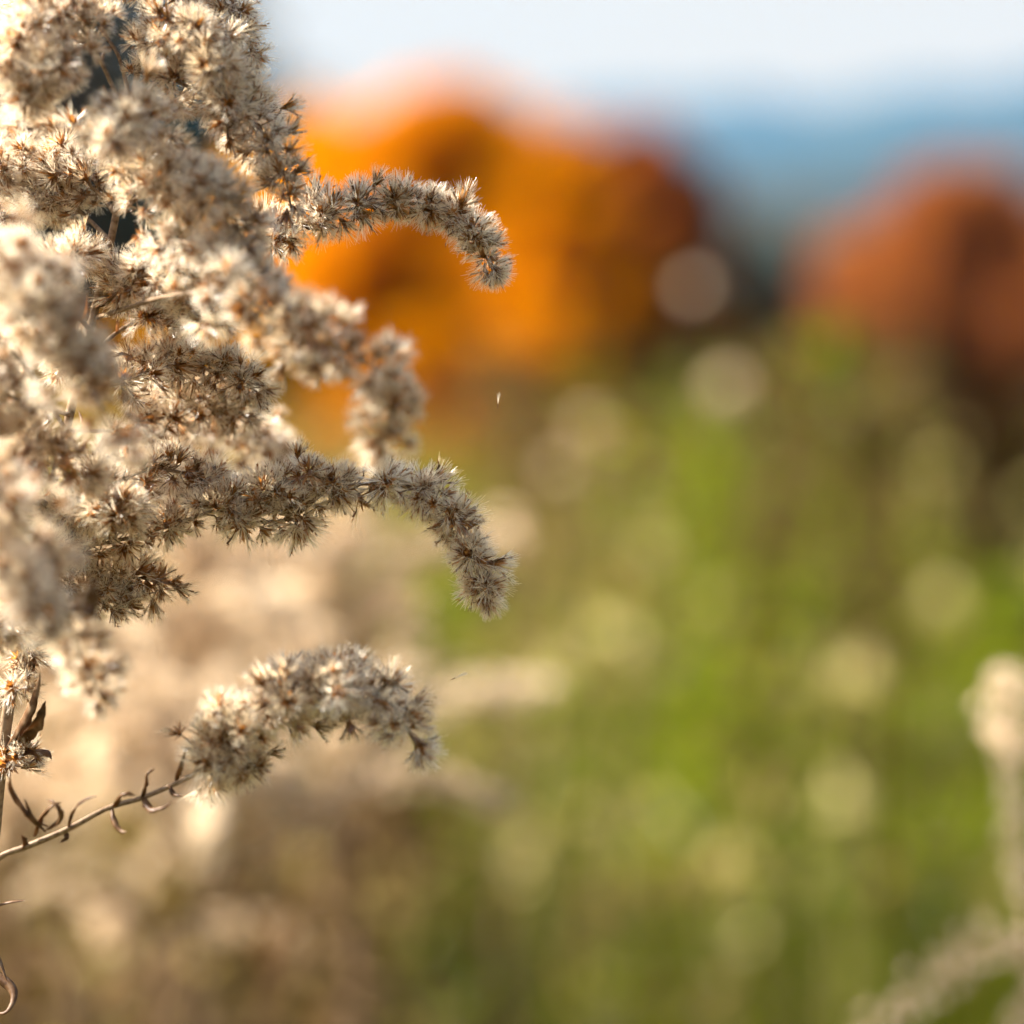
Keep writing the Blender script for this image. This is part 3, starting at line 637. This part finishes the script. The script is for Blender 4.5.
# tall weeds that show singly as soft spots against the trees
def weed(px, py, D, m, label, lf=30, head=0, hs=.02, spread=.05, name='weed_plant', stalk=.55, green=None):
    top = at(px, py, D); r = link(name, None, None, Vector((top.x, top.y, gh(top.x, top.y)))); tag(r, label, 'weed')
    H = top.z - r.location.z; c = spline([Vector((0, 0, -.02)), Vector((rnd(-.02, .02), 0, H * .5)), Vector((0, 0, H))], 20)
    mb = MB(); tube(mb, c, .004, .0015, 6); mb.build('stem', STEM_F if m is not M_WGREEN else m, r)
    mb = MB()
    for k in range(lf):
        u = 1 - stalk * k / lf; i = min(19, int(u * 20)); az = k * 2.4; L = rnd(.03, .06) * (1.2 - .4 * u)
        d = Vector((math.cos(az), math.sin(az), rnd(.1, .7))).normalized()
        leaf(mb, [c[i], c[i] + d * L * .5, c[i] + d * L - Vector((0, 0, L * .25))], L * .28, .4, 5)
    mb.build('leaves', m, r)
    if green:
        hm, rad, cnt = green; V, F_ = cards([(rnd(-.4, .4) * rad, rnd(-.4, .4) * rad, H - rad * rnd(.3, 1.6)) for _ in range(9)], [rad * .6] * 9, cnt, .010, int(px), .5)
        link('leaf_cluster', mesh_np('leaf_cluster', V, F_, [hm]), r)
    if head:
        C_ = []; 
        for k in range(head): C_.append((random.gauss(0, spread * .5), random.gauss(0, spread * .5), H - abs(random.gauss(0, spread))))
        V, F_ = cards(C_, [hs] * head, 90 * head, .006, int(px), .5); link('flower_head', mesh_np('flower_head', V, F_, [M_WTAN if py > 600 else PAPPUS_F]), r)
weed(726, 386, 3.4, M_WTAN, 'tall weed with one bright pale seed head below the dark evergreen', 14, 1, .023, .0)
weed(695, 288, 3.9, M_WTAN, 'tallest weed with a dim tan seed head against the brown tree', 14, 1, .018, .0)
weed(842, 326, 3.2, M_WGREEN, 'tall weed with vivid green top leaves in front of the brown shrubs', 8, 0, green=(M_VIVID, .03, 260))
weed(590, 425, 3.3, M_WTAN, 'tan weed with a soft seed head right of the third arch', 18, 1, .02, .0)
weed(560, 470, 3.8, M_WTAN, 'dull tan weed just right of the third arch tip', 18, 1, .02, .0)
weed(640, 470, 4.4, M_WTAN, 'thin tan weed between the two brighter seed heads', 18, 1, .014, .0)
weed(876, 412, 3.9, M_WGREEN, 'darker green weed below the vivid green one', 14, 0, green=(M_OLIVE, .06, 420))
weed(700, 480, 3.4, M_WGREEN, 'small green weed under the bright pale seed head', 24, 0, green=(M_VIVID, .022, 150))
weed(420, 600, 2.9, M_WGREEN, 'green weed showing between the third arch and the lowest plume', 24, 0, green=(M_VIVID, .04, 300))
weed(1015, 570, 3.0, M_WGREEN, 'green leafy weed near the right edge above the goldenrod spike', 26, 0, green=(M_VIVID, .03, 260))
weed(800, 690, 2.9, M_WTAN, 'short pale weed in the green meadow left of the goldenrod spike', 12, 1, .02, .0)
weed(880, 650, 3.2, M_WTAN, 'pale weed nearest to the goldenrod spike on its left', 12, 1, .02, .0)
weed(624, 680, 2.8, M_WTAN, 'pale green weed in the meadow right of the drifting seed', 12, 1, .02, .0)
weed(710, 880, 2.4, M_WTAN, 'pale weed low in the middle of the meadow', 12, 1, .02, .0)
weed(600, 910, 2.5, M_WTAN, 'tan weed low in the meadow left of the pale one', 12, 1, .02, .0)
weed(905, 830, 2.6, M_WGREEN, 'short green weed left of the arching goldenrod', 22)
weed(720, 990, 2.2, M_WTAN, 'tan weed at the bottom edge of the meadow', 22, 1, .014, .0)
weed(505, 525, 2.2, M_WTAN, 'thin weed with a small pale head touching the third arch tip', 6, 1, .012, .0)

# ------------------------------------------------------------------ air
m, nt, N, L = mat('haze'); out = N.new('ShaderNodeOutputMaterial'); pv = N.new('ShaderNodeVolumePrincipled')
pv.inputs['Color'].default_value = (.22, .60, 1, 1); pv.inputs['Density'].default_value = 3.7e-5; pv.inputs['Anisotropy'].default_value = .1
L.new(pv.outputs[0], out.inputs['Volume'])
HZ = True
if HZ:
    mb = MB(); x0, x1, y0, y1, z0, z1 = -11500, 11500, -800, 8800, -60, 1300
    mb.add([Vector(p) for p in ((x0, y0, z0), (x1, y0, z0), (x1, y1, z0), (x0, y1, z0), (x0, y0, z1), (x1, y0, z1), (x1, y1, z1), (x0, y1, z1))],
           [(0, 3, 2, 1), (4, 5, 6, 7), (0, 1, 5, 4), (1, 2, 6, 5), (2, 3, 7, 6), (3, 0, 4, 7)])
    tag(mb.build('haze', m), 'thin bluish air over the valley', kind='stuff')

# ------------------------------------------------------------------ light
SUN_AZ = R(-75); SUN_EL = R(37)      # measured from straight ahead, negative to the left
w_ = bpy.data.worlds.new('World'); sc.world = w_; w_.use_nodes = True; nt = w_.node_tree; N = nt.nodes; L = nt.links; N.clear()
out = N.new('ShaderNodeOutputWorld'); bg = N.new('ShaderNodeBackground'); sky = N.new('ShaderNodeTexSky'); sky.sky_type = 'NISHITA'; sky.sun_disc = False
sky.sun_elevation = SUN_EL; sky.sun_rotation = SUN_AZ; sky.air_density = 1.0; sky.dust_density = 1.5
tc = N.new('ShaderNodeTexCoord'); sx = N.new('ShaderNodeSeparateXYZ'); L.new(tc.outputs['Generated'], sx.inputs[0])
mp = N.new('ShaderNodeMapping'); mp.inputs['Scale'].default_value = (1, 1, 3.5); L.new(tc.outputs['Generated'], mp.inputs[0])
n = N.new('ShaderNodeTexNoise'); n.inputs['Scale'].default_value = 2.2; n.inputs['Detail'].default_value = 6; L.new(mp.outputs[0], n.inputs['Vector'])
# cloud cover: closed low down, broken overhead
mr = N.new('ShaderNodeMapRange'); mr.inputs[1].default_value = .15; mr.inputs[2].default_value = .6; mr.inputs[3].default_value = .75; mr.inputs[4].default_value = -.35; L.new(sx.outputs['Z'], mr.inputs[0])
ad = N.new('ShaderNodeMath'); ad.operation = 'ADD'; ad.use_clamp = True; L.new(n.outputs['Fac'], ad.inputs[0]); L.new(mr.outputs[0], ad.inputs[1])
mx = N.new('ShaderNodeMix'); mx.data_type = 'RGBA'; L.new(ad.outputs[0], mx.inputs[0]); L.new(sky.outputs[0], mx.inputs[6]); 
wz = N.new('ShaderNodeMapRange'); wz.inputs[1].default_value = .2; wz.inputs[2].default_value = .5; L.new(sx.outputs['Z'], wz.inputs[0])
wc = N.new('ShaderNodeMix'); wc.data_type = 'RGBA'; L.new(wz.outputs[0], wc.inputs[0]); wc.inputs[6].default_value = (1.66, 1.11, .57, 1); wc.inputs[7].default_value = (1.45, 1.45, 1.5, 1)
L.new(wc.outputs[2], mx.inputs[7])
L.new(mx.outputs[2], bg.inputs[0]); bg.inputs[1].default_value = .10; L.new(bg.outputs[0], out.inputs[0])
sl = bpy.data.lights.new('sun', 'SUN'); sl.energy = 5; sl.angle = R(.5); sl.color = (1, .93, .83)
so = bpy.data.objects.new('sun', sl); col.objects.link(so)
d = Vector((math.sin(SUN_AZ) * math.cos(SUN_EL), math.cos(SUN_AZ) * math.cos(SUN_EL), math.sin(SUN_EL)))
so.rotation_euler = d.to_track_quat('Z', 'Y').to_euler()

# ------------------------------------------------------------------ render settings
sc.view_settings.view_transform = 'Standard'; sc.view_settings.look = 'None'; sc.view_settings.exposure = 2.5; sc.view_settings.gamma = 1
cy = sc.cycles; cy.max_bounces = 10; cy.diffuse_bounces = 6; cy.transmission_bounces = 8; cy.volume_bounces = 0; cy.sample_clamp_indirect = 6
